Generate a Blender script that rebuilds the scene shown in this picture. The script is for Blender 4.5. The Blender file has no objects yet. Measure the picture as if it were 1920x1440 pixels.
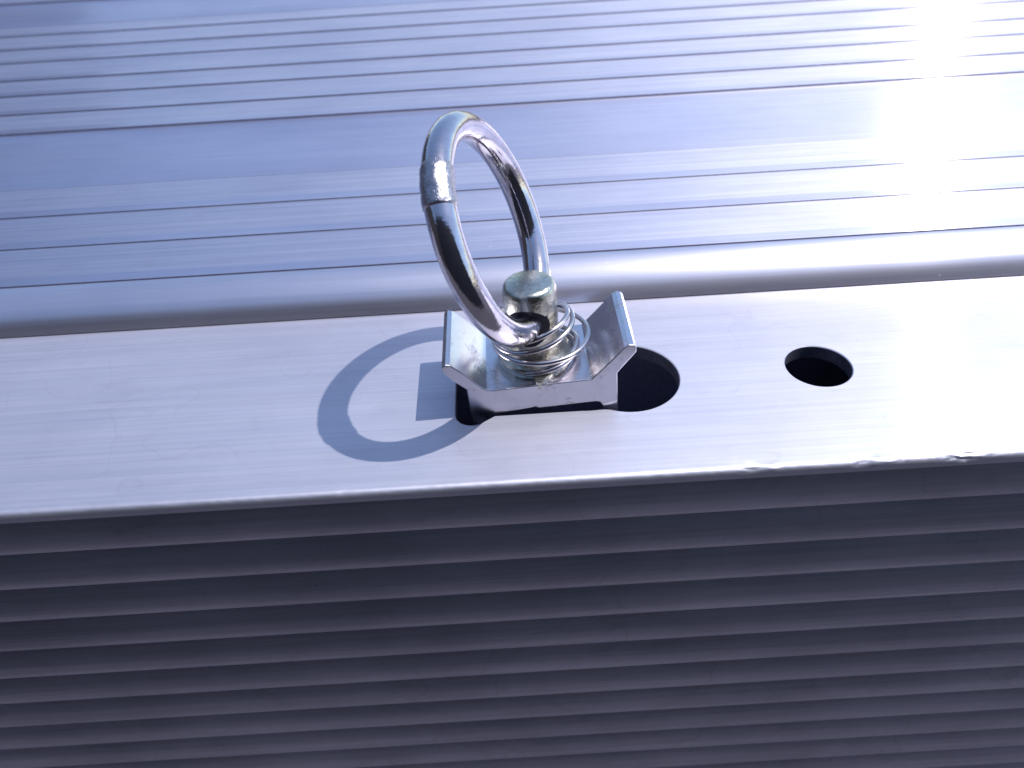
import bpy, bmesh, math, random
from mathutils import Vector, Matrix, noise
random.seed(7)
sc = bpy.context.scene
R = math.radians
MM = 0.001

# ------------------------------------------------------------------ camera, world, sun
cd = bpy.data.cameras.new('camera')
cam = bpy.data.objects.new('camera', cd)
sc.collection.objects.link(cam)
cd.sensor_width = 36.0
cd.lens = 36.0 * 1483.7 / 1920.0
cd.clip_start = 0.01
cd.clip_end = 1000.0
cam.matrix_world = Matrix.Translation((0, 0, 132.92 * MM)) @ (
    Matrix.Rotation(R(0.1216), 4, 'Z') @ Matrix.Rotation(R(90 - 39.696), 4, 'X') @ Matrix.Rotation(R(-3.5868), 4, 'Z'))
cd.dof.use_dof = True
cd.dof.focus_distance = 0.196
cd.dof.aperture_fstop = 20.0
sc.camera = cam

SUN_AZ, SUN_EL = R(7.3), R(62.06)
w = bpy.data.worlds.new('World')
sc.world = w
w.use_nodes = True
wn = w.node_tree.nodes
sky = wn.new('ShaderNodeTexSky')
sky.sky_type = 'NISHITA'
sky.sun_disc = False
sky.sun_elevation = SUN_EL
sky.sun_rotation = R(90) - SUN_AZ
sky.air_density = 1.0
sky.dust_density = 0.6
sky.ozone_density = 1.6
bg = wn['Background']
bg.inputs['Strength'].default_value = 0.15
w.node_tree.links.new(sky.outputs['Color'], bg.inputs['Color'])

ld = bpy.data.lights.new('sun', 'SUN')
ld.energy = 3.1
ld.angle = R(0.53)
ld.color = (1.0, 0.985, 0.97)
sun = bpy.data.objects.new('sun', ld)
sc.collection.objects.link(sun)
sd = Vector((math.cos(SUN_EL) * math.cos(SUN_AZ), math.cos(SUN_EL) * math.sin(SUN_AZ), math.sin(SUN_EL)))
sun.rotation_euler = sd.to_track_quat('Z', 'Y').to_euler()
sun.location = sd * 3

vs = sc.view_settings
vs.view_transform = 'Standard'
vs.look = 'None'
vs.exposure = 0.42
vs.gamma = 1.0
sc.cycles.max_bounces = 10
sc.cycles.glossy_bounces = 8
sc.cycles.sample_clamp_indirect = 6.0

# ------------------------------------------------------------------ helpers
def link(o, parent=None):
    sc.collection.objects.link(o)
    if parent is not None:
        o.parent = parent
    return o

def empty(name, loc=(0, 0, 0)):
    o = bpy.data.objects.new(name, None)
    o.empty_display_size = 0.01
    o.location = Vector(loc) * MM
    return link(o)

def finish(me, mat, smooth=35):
    me.materials.append(mat)
    if smooth:
        me.polygons.foreach_set('use_smooth', [True] * len(me.polygons))
        me.set_sharp_from_angle(angle=R(smooth))
    me.update()
    return me

def mesh_obj(name, verts, faces, mat, parent=None, smooth=35):
    """verts in millimetres"""
    me = bpy.data.meshes.new(name)
    me.from_pydata([tuple(Vector(v) * MM) for v in verts], [], faces)
    finish(me, mat, smooth)
    return link(bpy.data.objects.new(name, me), parent)

def bm_obj(name, bm, mat, parent=None, smooth=35):
    for v in bm.verts:
        v.co *= MM
    me = bpy.data.meshes.new(name)
    bm.to_mesh(me)
    bm.free()
    finish(me, mat, smooth)
    return link(bpy.data.objects.new(name, me), parent)

def extrude_x(prof, xs, wob=None):
    """open YZ profile swept along x; wob(x, i, y, z) -> (y, z)"""
    v, f = [], []
    n = len(prof)
    for x in xs:
        for i, (y, z) in enumerate(prof):
            if wob:
                y, z = wob(x, i, y, z)
            v.append((x, y, z))
    for k in range(len(xs) - 1):
        for i in range(n - 1):
            a = k * n + i
            f.append((a, a + 1, a + n + 1, a + n))
    return v, f

def closed_x(prof, x0, x1):
    """closed YZ profile (ccw seen from +x) as a capped bar"""
    n = len(prof)
    v = [(x0, y, z) for y, z in prof] + [(x1, y, z) for y, z in prof]
    f = [(i, (i + 1) % n, n + (i + 1) % n, n + i) for i in range(n)]
    f.append(tuple(range(n))[::-1])
    f.append(tuple(range(n, 2 * n)))
    return v, f

def fix_normals(bm):
    bmesh.ops.recalc_face_normals(bm, faces=bm.faces)

def tube(path, rad, seg=12, closed=False, radf=None):
    """tube along points; returns verts, faces"""
    pts = [Vector(p) for p in path]
    n = len(pts)
    v, f = [], []
    up = None
    for i, p in enumerate(pts):
        a = pts[(i - 1) % n] if (closed or i > 0) else p
        b = pts[(i + 1) % n] if (closed or i < n - 1) else p
        t = (b - a).normalized()
        if up is None:
            up = t.orthogonal().normalized()
        up = (up - t * up.dot(t)).normalized()
        s = t.cross(up)
        for k in range(seg):
            an = 2 * math.pi * k / seg
            d = up * math.cos(an) + s * math.sin(an)
            r = radf(i, k, p, d) if radf else rad
            v.append(tuple(p + d * r))
    for i in range(n if closed else n - 1):
        j = (i + 1) % n
        for k in range(seg):
            l = (k + 1) % seg
            f.append((i * seg + k, i * seg + l, j * seg + l, j * seg + k))
    if not closed:
        f.append(tuple(range(seg))[::-1])
        f.append(tuple((n - 1) * seg + k for k in range(seg)))
    return v, f

# ------------------------------------------------------------------ materials
class N:
    def __init__(self, name):
        self.m = bpy.data.materials.new(name)
        self.m.use_nodes = True
        self.t = self.m.node_tree
        self.t.nodes.clear()
        self.out = self.t.nodes.new('ShaderNodeOutputMaterial')
    def n(self, typ, **kw):
        nd = self.t.nodes.new('ShaderNode' + typ)
        for k, v in kw.items():
            if hasattr(nd, k) and k not in nd.inputs:
                setattr(nd, k, v)
            else:
                nd.inputs[k].default_value = v
        return nd
    def l(self, a, b):
        self.t.links.new(a, b)
    def coord(self, scale):
        """coordinates of the place in millimetres, scaled"""
        tc = self.n('NewGeometry')
        mp = self.n('Mapping')
        mp.inputs['Scale'].default_value = tuple(1000 * s for s in scale)
        self.l(tc.outputs['Position'], mp.inputs['Vector'])
        return mp.outputs['Vector']
    def noise(self, scale, detail=3, rough=0.55):
        nd = self.n('TexNoise')
        nd.inputs['Scale'].default_value = 1.0
        nd.inputs['Detail'].default_value = detail
        nd.inputs['Roughness'].default_value = rough
        self.l(self.coord(scale), nd.inputs['Vector'])
        return nd.outputs['Fac']
    def ramp(self, src, a, b, lo=0.0, hi=1.0):
        mr = self.n('MapRange')
        mr.inputs['From Min'].default_value = a
        mr.inputs['From Max'].default_value = b
        mr.inputs['To Min'].default_value = lo
        mr.inputs['To Max'].default_value = hi
        self.l(src, mr.inputs['Value'])
        return mr.outputs['Result']
    def math(self, op, a, b):
        nd = self.n('Math', operation=op)
        for i, s in enumerate((a, b)):
            if isinstance(s, (int, float)):
                nd.inputs[i].default_value = s
            else:
                self.l(s, nd.inputs[i])
        return nd.outputs[0]
    def bump(self, h, dist, strength=1.0, prev=None):
        b = self.n('Bump')
        b.inputs['Strength'].default_value = strength
        b.inputs['Distance'].default_value = dist * MM
        self.l(h, b.inputs['Height'])
        if prev is not None:
            self.l(prev, b.inputs['Normal'])
        return b.outputs['Normal']
    def colmix(self, fac, c1, c2):
        nd = self.n('Mix', data_type='RGBA', clamp_factor=False)
        self.l(fac, nd.inputs[0])
        nd.inputs[6].default_value = (*c1, 1)
        nd.inputs[7].default_value = (*c2, 1)
        return nd.outputs[2]

def brushed(name, col, col2, lobes, grain=0.012, specks=True, wave=0.0, streaks=0.0, stains=0.0):
    """aluminium drawn along x; lobes: (weight, width along x, width across x)"""
    m = N(name)
    g1 = m.noise((0.003, 1.6, 1.6), 4, 0.7)
    g2 = m.noise((0.012, 0.35, 0.35), 3, 0.6)
    blot = m.noise((0.018, 0.03, 0.03), 4, 0.6)
    fc = m.ramp(blot, 0.35, 0.7)
    if streaks:
        st = m.ramp(m.noise((0.008, 0.9, 0.9), 5, 0.75), 0.35, 0.65, -streaks, streaks)
        fc = m.math('ADD', fc, st)
    c = m.colmix(fc, col, col2)
    def shade(c_in, fac, val):
        nd = m.n('Mix', data_type='RGBA', blend_type='MIX')
        m.l(fac, nd.inputs[0])
        m.l(c_in, nd.inputs[6])
        nd.inputs[7].default_value = (*val, 1)
        return nd.outputs[2]
    if stains:
        # dried-water outlines and hair scratches: thin contours of slow noises; smudges
        for scl, wd, amt in (((0.022, 0.03, 0.03), 0.004, stains), ((0.03, 0.06, 0.06), 0.002, stains * 0.8)):
            nz = m.noise(scl, 2, 0.4)
            k = m.ramp(m.math('ABSOLUTE', m.math('SUBTRACT', nz, 0.5), 0.0), 0.0, wd, amt, 0.0)
            c = shade(c, k, tuple(0.35 * q for q in col))
        sm = m.ramp(m.noise((0.07, 0.16, 0.16), 4, 0.65), 0.58, 0.72, 0.0, stains * 1.4)
        c = shade(c, sm, tuple(0.45 * q for q in col))
    if specks:
        for sc_, lo, hi, val in ((0.11, 0.0, 0.35, 0.12), (0.17, 0.55, 1.0, 1.0)):
            vo = m.n('TexVoronoi')
            vo.inputs['Scale'].default_value = 1.0
            m.l(m.coord((sc_,) * 3), vo.inputs['Vector'])
            sx = m.n('SeparateColor')
            m.l(vo.outputs['Color'], sx.inputs[0])
            gate = m.math('MULTIPLY', m.math('GREATER_THAN', sx.outputs[0], lo), m.math('LESS_THAN', sx.outputs[0], hi))
            dot = m.ramp(vo.outputs['Distance'], 0.015, 0.035, 0.7, 0.0)
            c = shade(c, m.math('MULTIPLY', gate, dot), (val, val, val))
    tan = m.n('CombineXYZ', X=1.0)
    nrm = m.bump(g1, grain, 0.6)
    nrm = m.bump(g2, grain * 2.0, 0.5, nrm)
    if wave:
        nrm = m.bump(m.noise((0.006, 0.05, 0.05), 2), wave, 1.0, nrm)
    if specks:
        vo = m.n('TexVoronoi')
        vo.inputs['Scale'].default_value = 1.0
        m.l(m.coord((0.13, 0.13, 0.13)), vo.inputs['Vector'])
        sp = m.ramp(vo.outputs['Distance'], 0.008, 0.03, 1.0, 0.0)
        nrm = m.bump(sp, 0.08, 1.0, nrm)
    last, acc = None, 0.0
    for wt, ax, ay in lobes:
        a = m.n('BsdfAnisotropic', distribution='GGX')
        r = math.sqrt(ax * ay)
        a.inputs['Roughness'].default_value = math.sqrt(r)
        a.inputs['Anisotropy'].default_value = 1 - math.sqrt(ax / ay)
        m.l(m.ramp(g2, 0.3, 0.7, math.sqrt(r) * 0.95, math.sqrt(r) * 1.05), a.inputs['Roughness'])
        m.l(c, a.inputs['Color'])
        m.l(nrm, a.inputs['Normal'])
        m.l(tan.outputs[0], a.inputs['Tangent'])
        acc += wt
        if last is None:
            last = a.outputs[0]
        else:
            mx = m.n('MixShader')
            mx.inputs[0].default_value = wt / acc
            m.l(last, mx.inputs[1])
            m.l(a.outputs[0], mx.inputs[2])
            last = mx.outputs[0]
    m.l(last, m.out.inputs['Surface'])
    return m.m

def metal(name, col, col2, rough, nscale=0.4, bumpd=0.05, rvar=0.08, pits=0.0, scuff=False):
    m = N(name)
    nz = m.noise((nscale,) * 3, 5, 0.65)
    p = m.n('BsdfPrincipled')
    p.inputs['Metallic'].default_value = 1.0
    cc = m.colmix(m.ramp(nz, 0.3, 0.7), col, col2)
    ro = m.ramp(nz, 0.3, 0.7, rough, rough + rvar)
    if scuff:
        k = m.ramp(m.noise((0.16, 0.1, 0.16), 5, 0.75), 0.56, 0.66, 0.0, 1.0)
        fine = m.noise((1.6, 1.6, 1.6), 4, 0.7)
        k = m.math('MULTIPLY', k, m.ramp(fine, 0.4, 0.6, 0.0, 0.8))
        nd = m.n('Mix', data_type='RGBA')
        m.l(k, nd.inputs[0])
        m.l(cc, nd.inputs[6])
        nd.inputs[7].default_value = (0.25, 0.24, 0.24, 1)
        cc = nd.outputs[2]
        ro = m.math('ADD', ro, m.math('MULTIPLY', k, 0.25))
    m.l(cc, p.inputs['Base Color'])
    m.l(ro, p.inputs['Roughness'])
    nrm = m.bump(nz, bumpd, 0.5)
    if pits:
        nrm = m.bump(m.noise((2.5,) * 3, 3, 0.6), pits, 0.6, nrm)
    m.l(nrm, p.inputs['Normal'])
    m.l(p.outputs[0], m.out.inputs['Surface'])
    return m.m

M_FLANGE = brushed('brushed_aluminium', (0.72, 0.70, 0.80), (0.635, 0.62, 0.72), [(0.74, 0.40, 0.36), (0.10, 0.10, 0.25), (0.012, 0.012, 0.4)], grain=0.008, streaks=0.6, stains=0.09)
M_DECK = brushed('drawn_aluminium', (0.78, 0.745, 0.86), (0.68, 0.655, 0.785), [(0.64, 0.23, 0.43), (0.28, 0.07, 0.10), (0.15, 0.012, 0.42)], grain=0.002, wave=0.03, streaks=0.9, stains=0.06)
M_FACET = brushed('unworn_aluminium', (0.70, 0.68, 0.83), (0.62, 0.605, 0.76), [(0.58, 0.22, 0.43), (0.42, 0.05, 0.07), (0.15, 0.012, 0.42)], grain=0.002, streaks=0.5)
M_BEAD = brushed('rounded_aluminium', (0.80, 0.76, 0.85), (0.72, 0.69, 0.78), [(0.34, 0.30, 0.30), (0.62, 0.05, 0.09), (0.05, 0.010, 0.12)], grain=0.004, streaks=0.6)
M_WALL = brushed('dull_aluminium', (0.70, 0.68, 0.78), (0.54, 0.525, 0.61), [(0.35, 0.3, 0.3), (0.65, 0.14, 0.12)], grain=0.004, streaks=0.4, stains=0.16)
M_CUT = metal('shaded_cut_edge', (0.32, 0.32, 0.42), (0.18, 0.18, 0.25), 0.5, 0.5, 0.05, 0.1)  # the dim inside of the holes is put into this darker base colour
M_GRIME = metal('grime_in_grooves', (0.05, 0.05, 0.07), (0.03, 0.03, 0.04), 0.6, 0.5, 0.05, 0.1)
M_SEAM = metal('dull_seam', (0.50, 0.51, 0.65), (0.40, 0.41, 0.53), 0.45, 0.5, 0.03, 0.1)
M_RING = metal('polished_steel', (0.66, 0.61, 0.66), (0.52, 0.485, 0.525), 0.05, 0.35, 0.14, 0.08, 0.01)
M_WELD = metal('ground_weld_steel', (0.54, 0.50, 0.55), (0.36, 0.335, 0.37), 0.18, 0.9, 0.45, 0.16, 0.12)
M_PLATE = metal('zinc_plated_steel', (0.75, 0.735, 0.80), (0.64, 0.63, 0.69), 0.20, 0.12, 0.02, 0.10, 0.012, scuff=True)
M_STUD = metal('yellow_zinc_plating', (0.74, 0.715, 0.61), (0.40, 0.385, 0.33), 0.10, 0.7, 0.32, 0.14, 0.10)
M_WIRE = metal('spring_steel', (0.66, 0.61, 0.62), (0.52, 0.48, 0.50), 0.18, 0.6, 0.02, 0.1)

mg = N('asphalt')
gz = mg.n('TexNoise')
gz.inputs['Scale'].default_value = 60.0
gz.inputs['Detail'].default_value = 5
gp = mg.n('BsdfPrincipled')
gp.inputs['Roughness'].default_value = 0.9
mg.l(mg.colmix(gz.outputs['Fac'], (0.058, 0.056, 0.071), (0.102, 0.097, 0.122)), gp.inputs['Base Color'])
mg.l(gp.outputs[0], mg.out.inputs['Surface'])

# ------------------------------------------------------------------ ground
g = mesh_obj('ground', [(-2e5, -2e5, -900), (2e5, -2e5, -900), (2e5, 2e5, -900), (-2e5, 2e5, -900)], [(0, 1, 2, 3)], mg.m, smooth=0)
g['kind'] = 'structure'

# unseen dark boxes, added for the ring, rounded edge and front ribs to mirror
mw = N('dark_blocker')
wz = mw.noise((0.05, 0.05, 0.004), 4)
wp_ = mw.n('BsdfPrincipled')
wp_.inputs['Roughness'].default_value = 0.8
mw.l(mw.colmix(wz, (0.024, 0.023, 0.029), (0.042, 0.040, 0.050)), wp_.inputs['Base Color'])
mw.l(wp_.outputs[0], mw.out.inputs['Surface'])
def blocker_box(x0, x1, y0, y1, h):
    o = mesh_obj('reflection_blocker', [(x, y, zz) for zz in (-899, h) for x, y in ((x0, y0), (x1, y0), (x1, y1), (x0, y1))],
                 [(0, 1, 5, 4), (1, 2, 6, 5), (2, 3, 7, 6), (3, 0, 4, 7), (4, 5, 6, 7)], mw.m, smooth=0)
    o['kind'] = 'structure'
blocker_box(-2600, 2600, -1700, -1500, 2000)
blocker_box(-2800, -2602, -2500, 5600, 1350)

X0, X1 = -620.0, 620.0
YF, YB = 124.4, 196.5          # front and back edge of the flange

# ------------------------------------------------------------------ drilled rail
rail = empty('aluminium_rail', (0, 160, 0))
rail['label'] = 'pale brushed aluminium rail with drilled flat top and dark ribbed front side'
rail['category'] = 'rail'
RP = Vector((0, -160, 0)) * MM

def under_rail(o):
    o.parent = rail
    o.location = o.location + RP
    return o

def circle(cx, cy, r, n=64, a0=0, a1=360):
    return [(cx + r * math.cos(R(a0 + (a1 - a0) * i / n)), cy + r * math.sin(R(a0 + (a1 - a0) * i / n))) for i in range(n)]

def union_outline(test, cx, cy, rmax, n=220):
    """star-shaped outline of an inside test around a centre"""
    pts = []
    for i in range(n):
        a = 2 * math.pi * i / n
        lo, hi = 0.0, rmax
        for _ in range(24):
            m_ = (lo + hi) / 2
            if test(cx + m_ * math.cos(a), cy + m_ * math.sin(a)):
                lo = m_
            else:
                hi = m_
        pts.append((cx + lo * math.cos(a), cy + lo * math.sin(a)))
    return pts

def in_slot(x, y):
    if math.hypot(x - 29.9, y - 160.2) < 13.68:
        return True
    if -8 <= x <= 30 and 148.1 < y < 172.3:
        return True
    # cross slot at the closed end, rounded
    dx = max(abs(x + 10.6) - 0.2, 0)
    dy = max(abs(y - 160.2) - 10.8, 0)
    if math.hypot(dx, dy) < 4.25:
        return True
    return False

slot = union_outline(in_slot, 8.0, 160.2, 60)
hole = circle(80.3, 159.98, 8.5, 72)

def offset(loop, d):
    n = len(loop)
    out = []
    for i in range(n):
        a, b = Vector(loop[i - 1]), Vector(loop[(i + 1) % n])
        t = (b - a).normalized()
        nn = Vector((t.y, -t.x))       # outward for ccw loops
        out.append(tuple(Vector(loop[i]) + nn * d))
    return out

bm = bmesh.new()
def ring_of(loop, z):
    return [bm.verts.new((x, y, z)) for x, y in loop]
def edges_of(vs_):
    return [bm.edges.new((vs_[i], vs_[(i + 1) % len(vs_)])) for i in range(len(vs_))]
YT = YF + 3.2
outer = ring_of([(X0, YT), (X1, YT), (X1, YB + 6), (X0, YB + 6)], 0)
fill = edges_of(outer)
for lp in (slot, hole):
    top = ring_of(offset(lp, 0.22), 0)
    rim = ring_of(lp, -0.22)
    bot = ring_of(lp, -4.0)
    fill += edges_of(top)
    n = len(lp)
    for a_, b_ in ((top, rim), (rim, bot)):
        for i in range(n):
            j = (i + 1) % n
            bm.faces.new((a_[i], a_[j], b_[j], b_[i])).material_index = 0 if a_ is top else 1
bmesh.ops.triangle_fill(bm, use_beauty=True, use_dissolve=False, edges=fill, normal=(0, 0, 1))
for f_ in bm.faces:
    if abs(f_.normal.z) > 0.9 and f_.normal.z < 0:
        f_.normal_flip()
flange = under_rail(bm_obj('flange', bm, M_FLANGE, smooth=25))
flange.data.materials.append(M_CUT)

# rounded front edge of the flange, with nicks towards its right end
ed = [(YT, 0.0), (YF + 1.9, 0.0)]
for k in range(9):
    a = R(90 * k / 8)
    ed.append((YF + 1.5 - 1.5 * math.sin(a), -1.5 + 1.5 * math.cos(a)))
ed += [(YF, -2.6), (YF + 0.3, -3.2)]
nicks = [(53, 3.0, 0.35), (58, 2.0, -0.3), (79, 2.5, 0.55), (84, 4.0, -0.35), (101, 5, 0.75), (108, 4, -0.3), (121, 6, 0.8), (131, 4, 0.5), (-40, 1.5, 0.12), (30, 3.0, 0.15)]
def edge_wob(x, i, y, z):
    if i < 2 or i > 10:
        return y, z
    amt = 0.05 * noise.noise(Vector((x * 0.15, 0, 0))) + 0.06 * noise.noise(Vector((x * 0.7, i * 0.3, 5)))
    for c_, w_, d_ in nicks:
        t = (x - c_) / w_
        if abs(t) < 1:
            amt += d_ * (1 - t * t) * (0.7 + 1.0 * noise.noise(Vector((x * 0.55, i * 0.4, c_)))) * math.sin(math.pi * (i - 1) / 10)
    return y + amt * 0.7, z - amt * 0.5
xs = [X0, -400] + [-200 + 0.8 * k for k in range(501)] + [400, X1]
v, f = extrude_x(ed, xs, edge_wob)
under_rail(mesh_obj('edge_bevel', v, f, M_FLANGE, smooth=50))

# inner walls that close the hollow rail
v, f = closed_x([(YF + 5.5, -4.05), (YF + 5.5, -200), (YB + 30, -200), (YB + 30, -196), (YF + 9, -196), (YF + 9, -4.05)], X0 + 1, X1 - 1)
under_rail(mesh_obj('inner_web', v, f, M_SEAM, smooth=0))
v, f = closed_x([(YB + 2, -4.05), (YB + 2, -195), (YB + 8, -195), (YB + 8, -4.05)], X0 + 1, X1 - 1)
under_rail(mesh_obj('rear_web', v, f, M_SEAM, smooth=0))

v, f = closed_x([(YF + 9.1, -54), (YB + 1.9, -54), (YB + 1.9, -48), (YF + 9.1, -48)], X0 + 1, X1 - 1)
under_rail(mesh_obj('inner_floor', v, f, M_SEAM, smooth=0))

# concave ribs of the front side
PITCH = 13.35
def rib_prof(h, first=False):
    p = []
    for k in range(13):
        t = k / 12
        dep = (3.2 if first else 5.0) * (1 - t) ** 1.5
        if k == 0:
            dep = 1.2
        p.append((dep, -h * t))
    p.append((0.1, -h - 0.25))
    p.append((0.6, -h - 0.35))
    return p
z = -3.2
h0 = 14.5 - 3.2
def add_rib(prof, z0, me=None):
    if me is None:
        v_, f_ = extrude_x([(YF + 0.6 + y, zz) for y, zz in prof], [X0, X1])
        o_ = mesh_obj('rib', v_, f_, M_WALL, smooth=30)
    else:
        o_ = link(bpy.data.objects.new('rib', me))
    o_.location = Vector((0, 0, z0)) * MM
    under_rail(o_)
    return o_
add_rib(rib_prof(h0, True), z)
z -= h0
base = add_rib(rib_prof(PITCH), z)
for k in range(13):
    z -= PITCH
    add_rib(None, z, base.data)

# ------------------------------------------------------------------ ribbed panel behind the rail
panel = empty('ribbed_panel', (0, 400, 0))
panel['label'] = 'wide shiny ribbed aluminium panel with a rounded front edge behind the rail'
panel['category'] = 'panel'
PP = Vector((0, -400, 0)) * MM
def under_panel(o):
    o.parent = panel
    o.location = o.location + PP
    return o
HD = 9.2
YS = 209.4
RB = 13.9
bead = [(YB + 3.0, 0.2), (YB + 0.6, 0.25), (YB + 0.15, 0.5)]
for k in range(17):
    a = R(69 * (1 - k / 16))
    bead.append((YS - 0.6 - RB * math.sin(a), HD - RB * (1 - math.cos(a))))
bead += [(YS - 0.25, HD - 0.03), (YS - 0.16, HD - 0.2), (YS - 0.16, HD - 0.8)]
xs = [X0 + 24 * k for k in range(int((X1 - X0) / 24) + 1)]
v, f = extrude_x(bead, xs)
under_panel(mesh_obj('rounded_edge', v, [t[::-1] for t in f], M_BEAD, smooth=40))

L = [209.4, 233.1, 256.0, 278.9, 335.5, 358.9, 384.2, 407.4, 436.6, 461.1, 487.9, 508, 566, 590, 614, 638, 662, 686, 710, 734, 760]
wide = {3, 11}
for i in range(len(L) - 1):
    a, b = L[i], L[i + 1]
    wdt = b - a
    jit = random.uniform(-0.04, 0.04)
    gw = 0.12 if i < 4 else 0.27
    if i in wide:
        pr = [(a + gw, HD - 0.8), (a + gw, HD - 0.02), (a + gw + 0.3, HD), (a + wdt * 0.3, HD - 0.2), (a + wdt * 0.62, HD - 0.45), (b - 4.0, HD - 0.7), (b - 1.2, HD - 0.5), (b - gw, HD - 0.3), (b - gw, HD - 0.8)]
        mi = [2, 0, 1, 1, 1, 1, 0, 2]
    else:
        fw = 5.0 if i < 3 else 6.0
        dz = 0.30 if i < 3 else 0.5
        pr = [(a + gw, HD - 0.8), (a + gw, HD - 0.02 + dz), (a + gw + 0.2, HD + dz), (a + fw, HD + 0.03), (a + fw + 0.7, HD), (b - 2.0, HD + jit), (b - gw, HD + jit), (b - gw, HD - 0.8)]
        mi = [2, 0, 1, 0, 0, 0, 2]
    v, f = extrude_x(pr, xs)
    o = mesh_obj('rib', v, [t[::-1] for t in f], M_DECK, smooth=8)
    o.data.materials.append(M_FACET)
    o.data.materials.append(M_SEAM)
    o.data.polygons.foreach_set('material_index', mi * (len(xs) - 1))
    under_panel(o)
v, f = closed_x([(YB + 4, 0.4), (L[-1], 0.4), (L[-1], HD - 0.75), (YS + 0.02, HD - 0.75), (YS - 2, HD - 1.6), (YB + 4, 5)], X0 + 0.5, X1 - 0.5)
under_panel(mesh_obj('core', v, f, M_CUT, smooth=0))

# ------------------------------------------------------------------ lashing ring fitting
fit = empty('lashing_ring_fitting', (6, 161, 8))
fit['label'] = 'chrome lashing ring on a sprung stud and bent bracket in the rail keyhole'
fit['category'] = 'ring fitting'
FP = -Vector((6, 161, 8)) * MM
def under_fit(o):
    o.parent = fit
    o.location = o.location + FP
    return o

# bracket: bent profile in xz, extruded along y
prof = [(-17.1, 14.4), (-16.9, 15.6), (-16.0, 16.3), (-14.9, 16.1), (-11.8, 13.2), (-7.9, 8.7), (-6.6, 7.75), (-5.2, 7.5),
        (19.2, 9.2), (22.1, 12.5), (25.3, 16.3), (26.9, 18.4), (28.0, 19.0), (29.1, 18.9), (29.8, 18.1), (29.8, 16.8), (26.3, 11.9), (25.5, 10.7),
        (26.2, -3.6), (22.3, -3.6), (22.0, 0.6), (21.4, 1.6), (20.4, 1.85), (6.0, 0.9), (5.3, 1.4), (4.4, 1.2), (-6.3, -0.4), (-7.2, -3.6), (-10.9, -3.6), (-11.1, 1.1), (-11.5, 8.2), (-14.8, 11.4)]
BY0, BY1 = 149.0, 172.4
bm = bmesh.new()
fr = [bm.verts.new((x, BY0, zz)) for x, zz in prof]
bk = [bm.verts.new((x, BY1, zz)) for x, zz in prof]
n = len(prof)
bm.faces.new(fr)
bm.faces.new(bk[::-1])
for i in range(n):
    j = (i + 1) % n
    bm.faces.new((fr[j], fr[i], bk[i], bk[j]))
fix_normals(bm)
cap = [e for e in bm.edges if abs(e.verts[0].co.y - e.verts[1].co.y) < 1e-6]
bmesh.ops.bevel(bm, geom=cap, offset=0.22, segments=2, profile=0.5, affect='EDGES')
bracket = under_fit(bm_obj('bracket', bm, M_PLATE, smooth=22))

# stud: lathed and cross-drilled
lean = Matrix.Rotation(R(-2.2), 4, 'Y')
sp = [(0, 7.2), (9.2, 7.6), (9.5, 8.2), (9.5, 10.0), (9.1, 10.7), (7.9, 11.4), (7.4, 12.2), (7.2, 13.6), (6.75, 14.8), (6.65, 18), (6.6, 24), (6.55, 28.6), (6.3, 29.6), (5.8, 30.2), (5.2, 30.5), (0, 30.6)]
bm = bmesh.new()
seg = 72
prev = None
for r_, zz in sp:
    if r_ == 0:
        cur = [bm.verts.new((0, 0, zz))]
    else:
        cur = [bm.verts.new((r_ * math.cos(2 * math.pi * k / seg), r_ * math.sin(2 * math.pi * k / seg), zz)) for k in range(seg)]
    if prev is not None:
        for k in range(seg):
            l_ = (k + 1) % seg
            if len(prev) == 1:
                bm.faces.new((prev[0], cur[l_], cur[k]))
            elif len(cur) == 1:
                bm.faces.new((prev[k], prev[l_], cur[0]))
            else:
                bm.faces.new((prev[k], prev[l_], cur[l_], cur[k]))
    prev = cur
fix_normals(bm)
stud_raw = bm_obj('stud_raw', bm, M_STUD, smooth=0)
bm = bmesh.new()
bmesh.ops.create_cone(bm, cap_ends=True, segments=48, radius1=5.25, radius2=5.25, depth=40)
bm.transform(Matrix.Translation((0, 0, 21.1)) @ Matrix.Rotation(R(-12), 4, 'Z') @ Matrix.Rotation(R(90), 4, 'X'))
fix_normals(bm)
cut = bm_obj('cut', bm, M_STUD, smooth=0)
md = stud_raw.modifiers.new('b', 'BOOLEAN')
md.object = cut
md.operation = 'DIFFERENCE'
md.solver = 'EXACT'
dg = bpy.context.evaluated_depsgraph_get()
me = bpy.data.meshes.new_from_object(stud_raw.evaluated_get(dg))
bpy.data.objects.remove(stud_raw)
bpy.data.objects.remove(cut)
me.name = 'stud'
bm = bmesh.new()
bm.from_mesh(me)
rimv = [e for e in bm.edges if len(e.link_faces) == 2 and e.calc_face_angle(0) > R(40)
        and 14 * MM < (e.verts[0].co.z + e.verts[1].co.z) / 2 < 27 * MM]
try:
    bmesh.ops.bevel(bm, geom=rimv, offset=0.35 * MM, segments=2, profile=0.5, affect='EDGES', clamp_overlap=True)
except Exception:
    pass
ax_ = Vector((math.sin(R(12)), math.cos(R(12)), 0))
for f_ in bm.faces:
    c_ = f_.calc_center_median() / MM - Vector((0, 0, 21.1))
    if (c_ - ax_ * c_.dot(ax_)).length < 5.32:
        f_.material_index = 1
bm.to_mesh(me)
bm.free()
me.transform(Matrix.Translation(Vector((6.3, 161.3, 0)) * MM) @ lean)
me.materials.append(M_GRIME)
me.polygons.foreach_set('use_smooth', [True] * len(me.polygons))
me.set_sharp_from_angle(angle=R(40))
stud = under_fit(link(bpy.data.objects.new('stud', me)))

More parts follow.
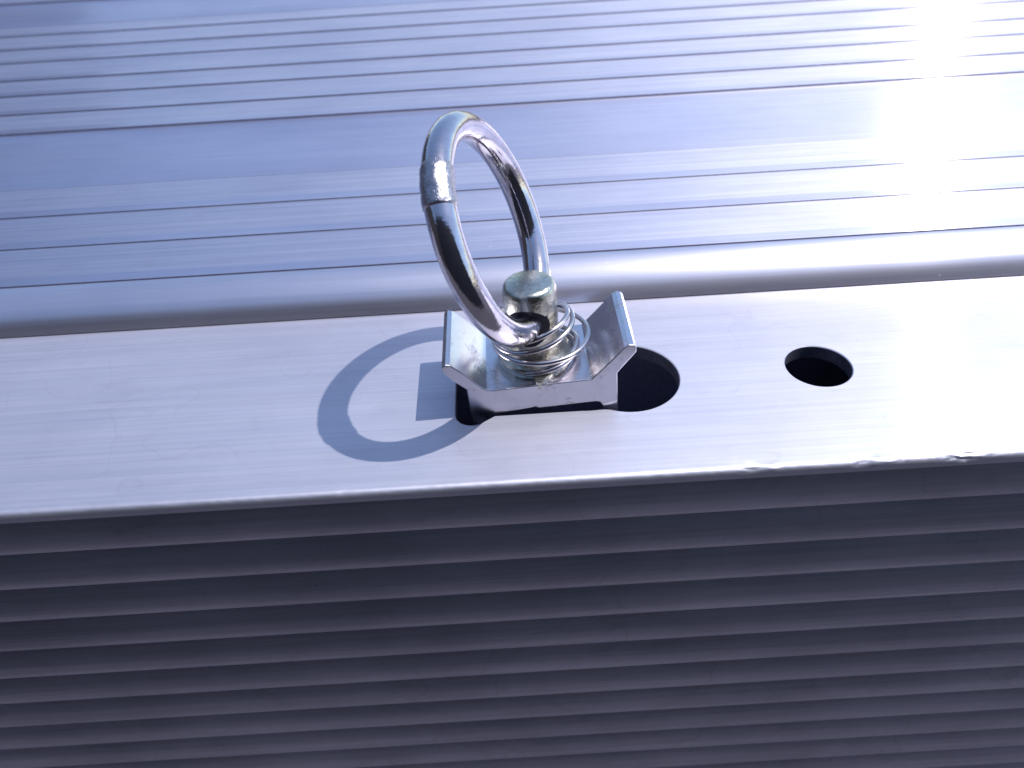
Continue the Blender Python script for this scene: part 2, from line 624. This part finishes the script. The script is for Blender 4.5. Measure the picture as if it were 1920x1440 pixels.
# small plated tab in front of the stud foot
bm = bmesh.new()
for zz, sc_ in ((7.6, 0.8), (9.5, 1.0)):
    for x, y in ((4.6, 152.6), (5.6, 148.9), (7.2, 148.9), (10.6, 152.6)):
        bm.verts.new((7 + (x - 7) * sc_, y, zz - (0.9 if y < 150 and zz < 8 else 0)))
vv = list(bm.verts)
bm.faces.new(vv[:4]); bm.faces.new(vv[4:])
for i in range(4):
    j = (i + 1) % 4
    bm.faces.new((vv[i], vv[j], vv[4 + j], vv[4 + i]))
fix_normals(bm)
bmesh.ops.bevel(bm, geom=list(bm.edges), offset=0.3, segments=2, affect='EDGES')
tab = bm_obj('locking_tab', bm, M_STUD, smooth=40)
tab.parent = stud
tab.location = (0, 0, 0)

# spring: loose conical coil, one turn swung out to the right
def turn(cx, cy, cz, a, b, r, p0, p1, n_=48):
    return [(cx, cy, cz, a, b, r, p0 + (p1 - p0) * i / n_) for i in range(n_)]
keys = [  # angle (deg), cx, cz, a, b, r
    (-108, 6.37, 8.9, 1.3, -1.0, 9.7),
    (-80, 6.37, 9.0, 1.32, -1.09, 10.0),
    (20, 6.37, 9.2, 1.32, -1.09, 10.1),
    (110, 6.37, 9.2, 0.6, -0.6, 9.6),
    (190, 6.3, 9.2, 0.0, 0.0, 8.6),
    (265, 6.3, 9.4, 0.0, 0.0, 8.6),
    (292, 6.5, 9.6, 2.0, -1.6, 10.2),
    (370, 6.63, 9.8, 2.6, -1.9, 10.3),
    (450, 6.9, 11.4, 1.6, -1.0, 10.7),
    (560, 7.3, 14.0, 0.6, -0.5, 11.6),
    (630, 7.68, 14.1, 0.63, -0.46, 11.96),
    (760, 7.68, 14.2, 0.8, -0.4, 11.96),
    (830, 6.8, 15.6, 1.6, 0.0, 10.8),
    (900, 6.0, 16.6, 2.4, 0.06, 9.9),
    (1080, 5.87, 17.3, 2.41, 0.06, 9.81),
    (1190, 5.6, 17.9, 2.6, -0.6, 9.6),
    (1290, 5.44, 17.9, 2.87, -1.3, 9.0),
    (1440, 5.44, 18.5, 2.87, -1.33, 9.0),
    (1500, 5.6, 18.4, 2.6, -1.0, 7.6),
]
path = []
for k in range(len(keys) - 1):
    A_, B_ = keys[k], keys[k + 1]
    st = max(2, int(abs(B_[0] - A_[0]) / 6))
    for s_ in range(st):
        t = s_ / st
        t2 = t * t * (3 - 2 * t)
        an = A_[0] + (B_[0] - A_[0]) * t
        cx, cz, a, b, r = [A_[q] + (B_[q] - A_[q]) * t2 for q in range(1, 6)]
        ca, sa = math.cos(R(an)), math.sin(R(an))
        path.append((cx + r * ca, 161.55 + r * sa, cz + a * ca + b * sa))
v, f = tube(path, 0.66, 12)
under_fit(mesh_obj('spring', v, f, M_WIRE, smooth=60))

# ring
C = Vector((-2.588, 163.986, 43.31))
az, el = R(-13.562), R(21.776)
nn = Vector((math.cos(el) * math.cos(az), math.cos(el) * math.sin(az), math.sin(el)))
u = nn.cross(Vector((0, 0, 1))).normalized()
vv = u.cross(nn)
RR, rr = 24.27, 3.42
def onring(t):
    return C + (u * math.cos(t) + vv * math.sin(t)) * RR
pts = [onring(2 * math.pi * k / 160) for k in range(160)]
def rf(i, k, p, d):
    return rr * (1 + 0.012 * noise.noise(p * 0.12)) + 0.02 * noise.noise(p * 0.8)
v, f = tube(pts, rr, 40, True, rf)
ring = under_fit(mesh_obj('ring', v, f, M_RING, smooth=60))
# welded joint: slightly thicker, uneven sleeve of weld metal
t0, t1, nt = R(40.5), R(63.5), 40
wp = [onring(t0 + (t1 - t0) * k / nt) for k in range(nt + 1)]
def wf(i, k, p, d):
    t = i / nt
    q = p + d * rr
    bead_ = 0.22 + 0.16 * noise.noise(q * 0.55) + 0.10 * noise.noise(q * 1.6) + 0.12 * abs(math.sin(t * 9.0 + 0.8 * noise.noise(q * 0.3)))
    endf = min(1.0, t / 0.03, (1 - t) / 0.12)
    return rr - 0.06 + (0.10 + bead_) * endf * (1.0 - 0.35 * t)
v, f = tube(wp, rr, 40, False, wf)
weld = mesh_obj('weld_joint', v, f, M_WELD, smooth=60)
weld.parent = ring
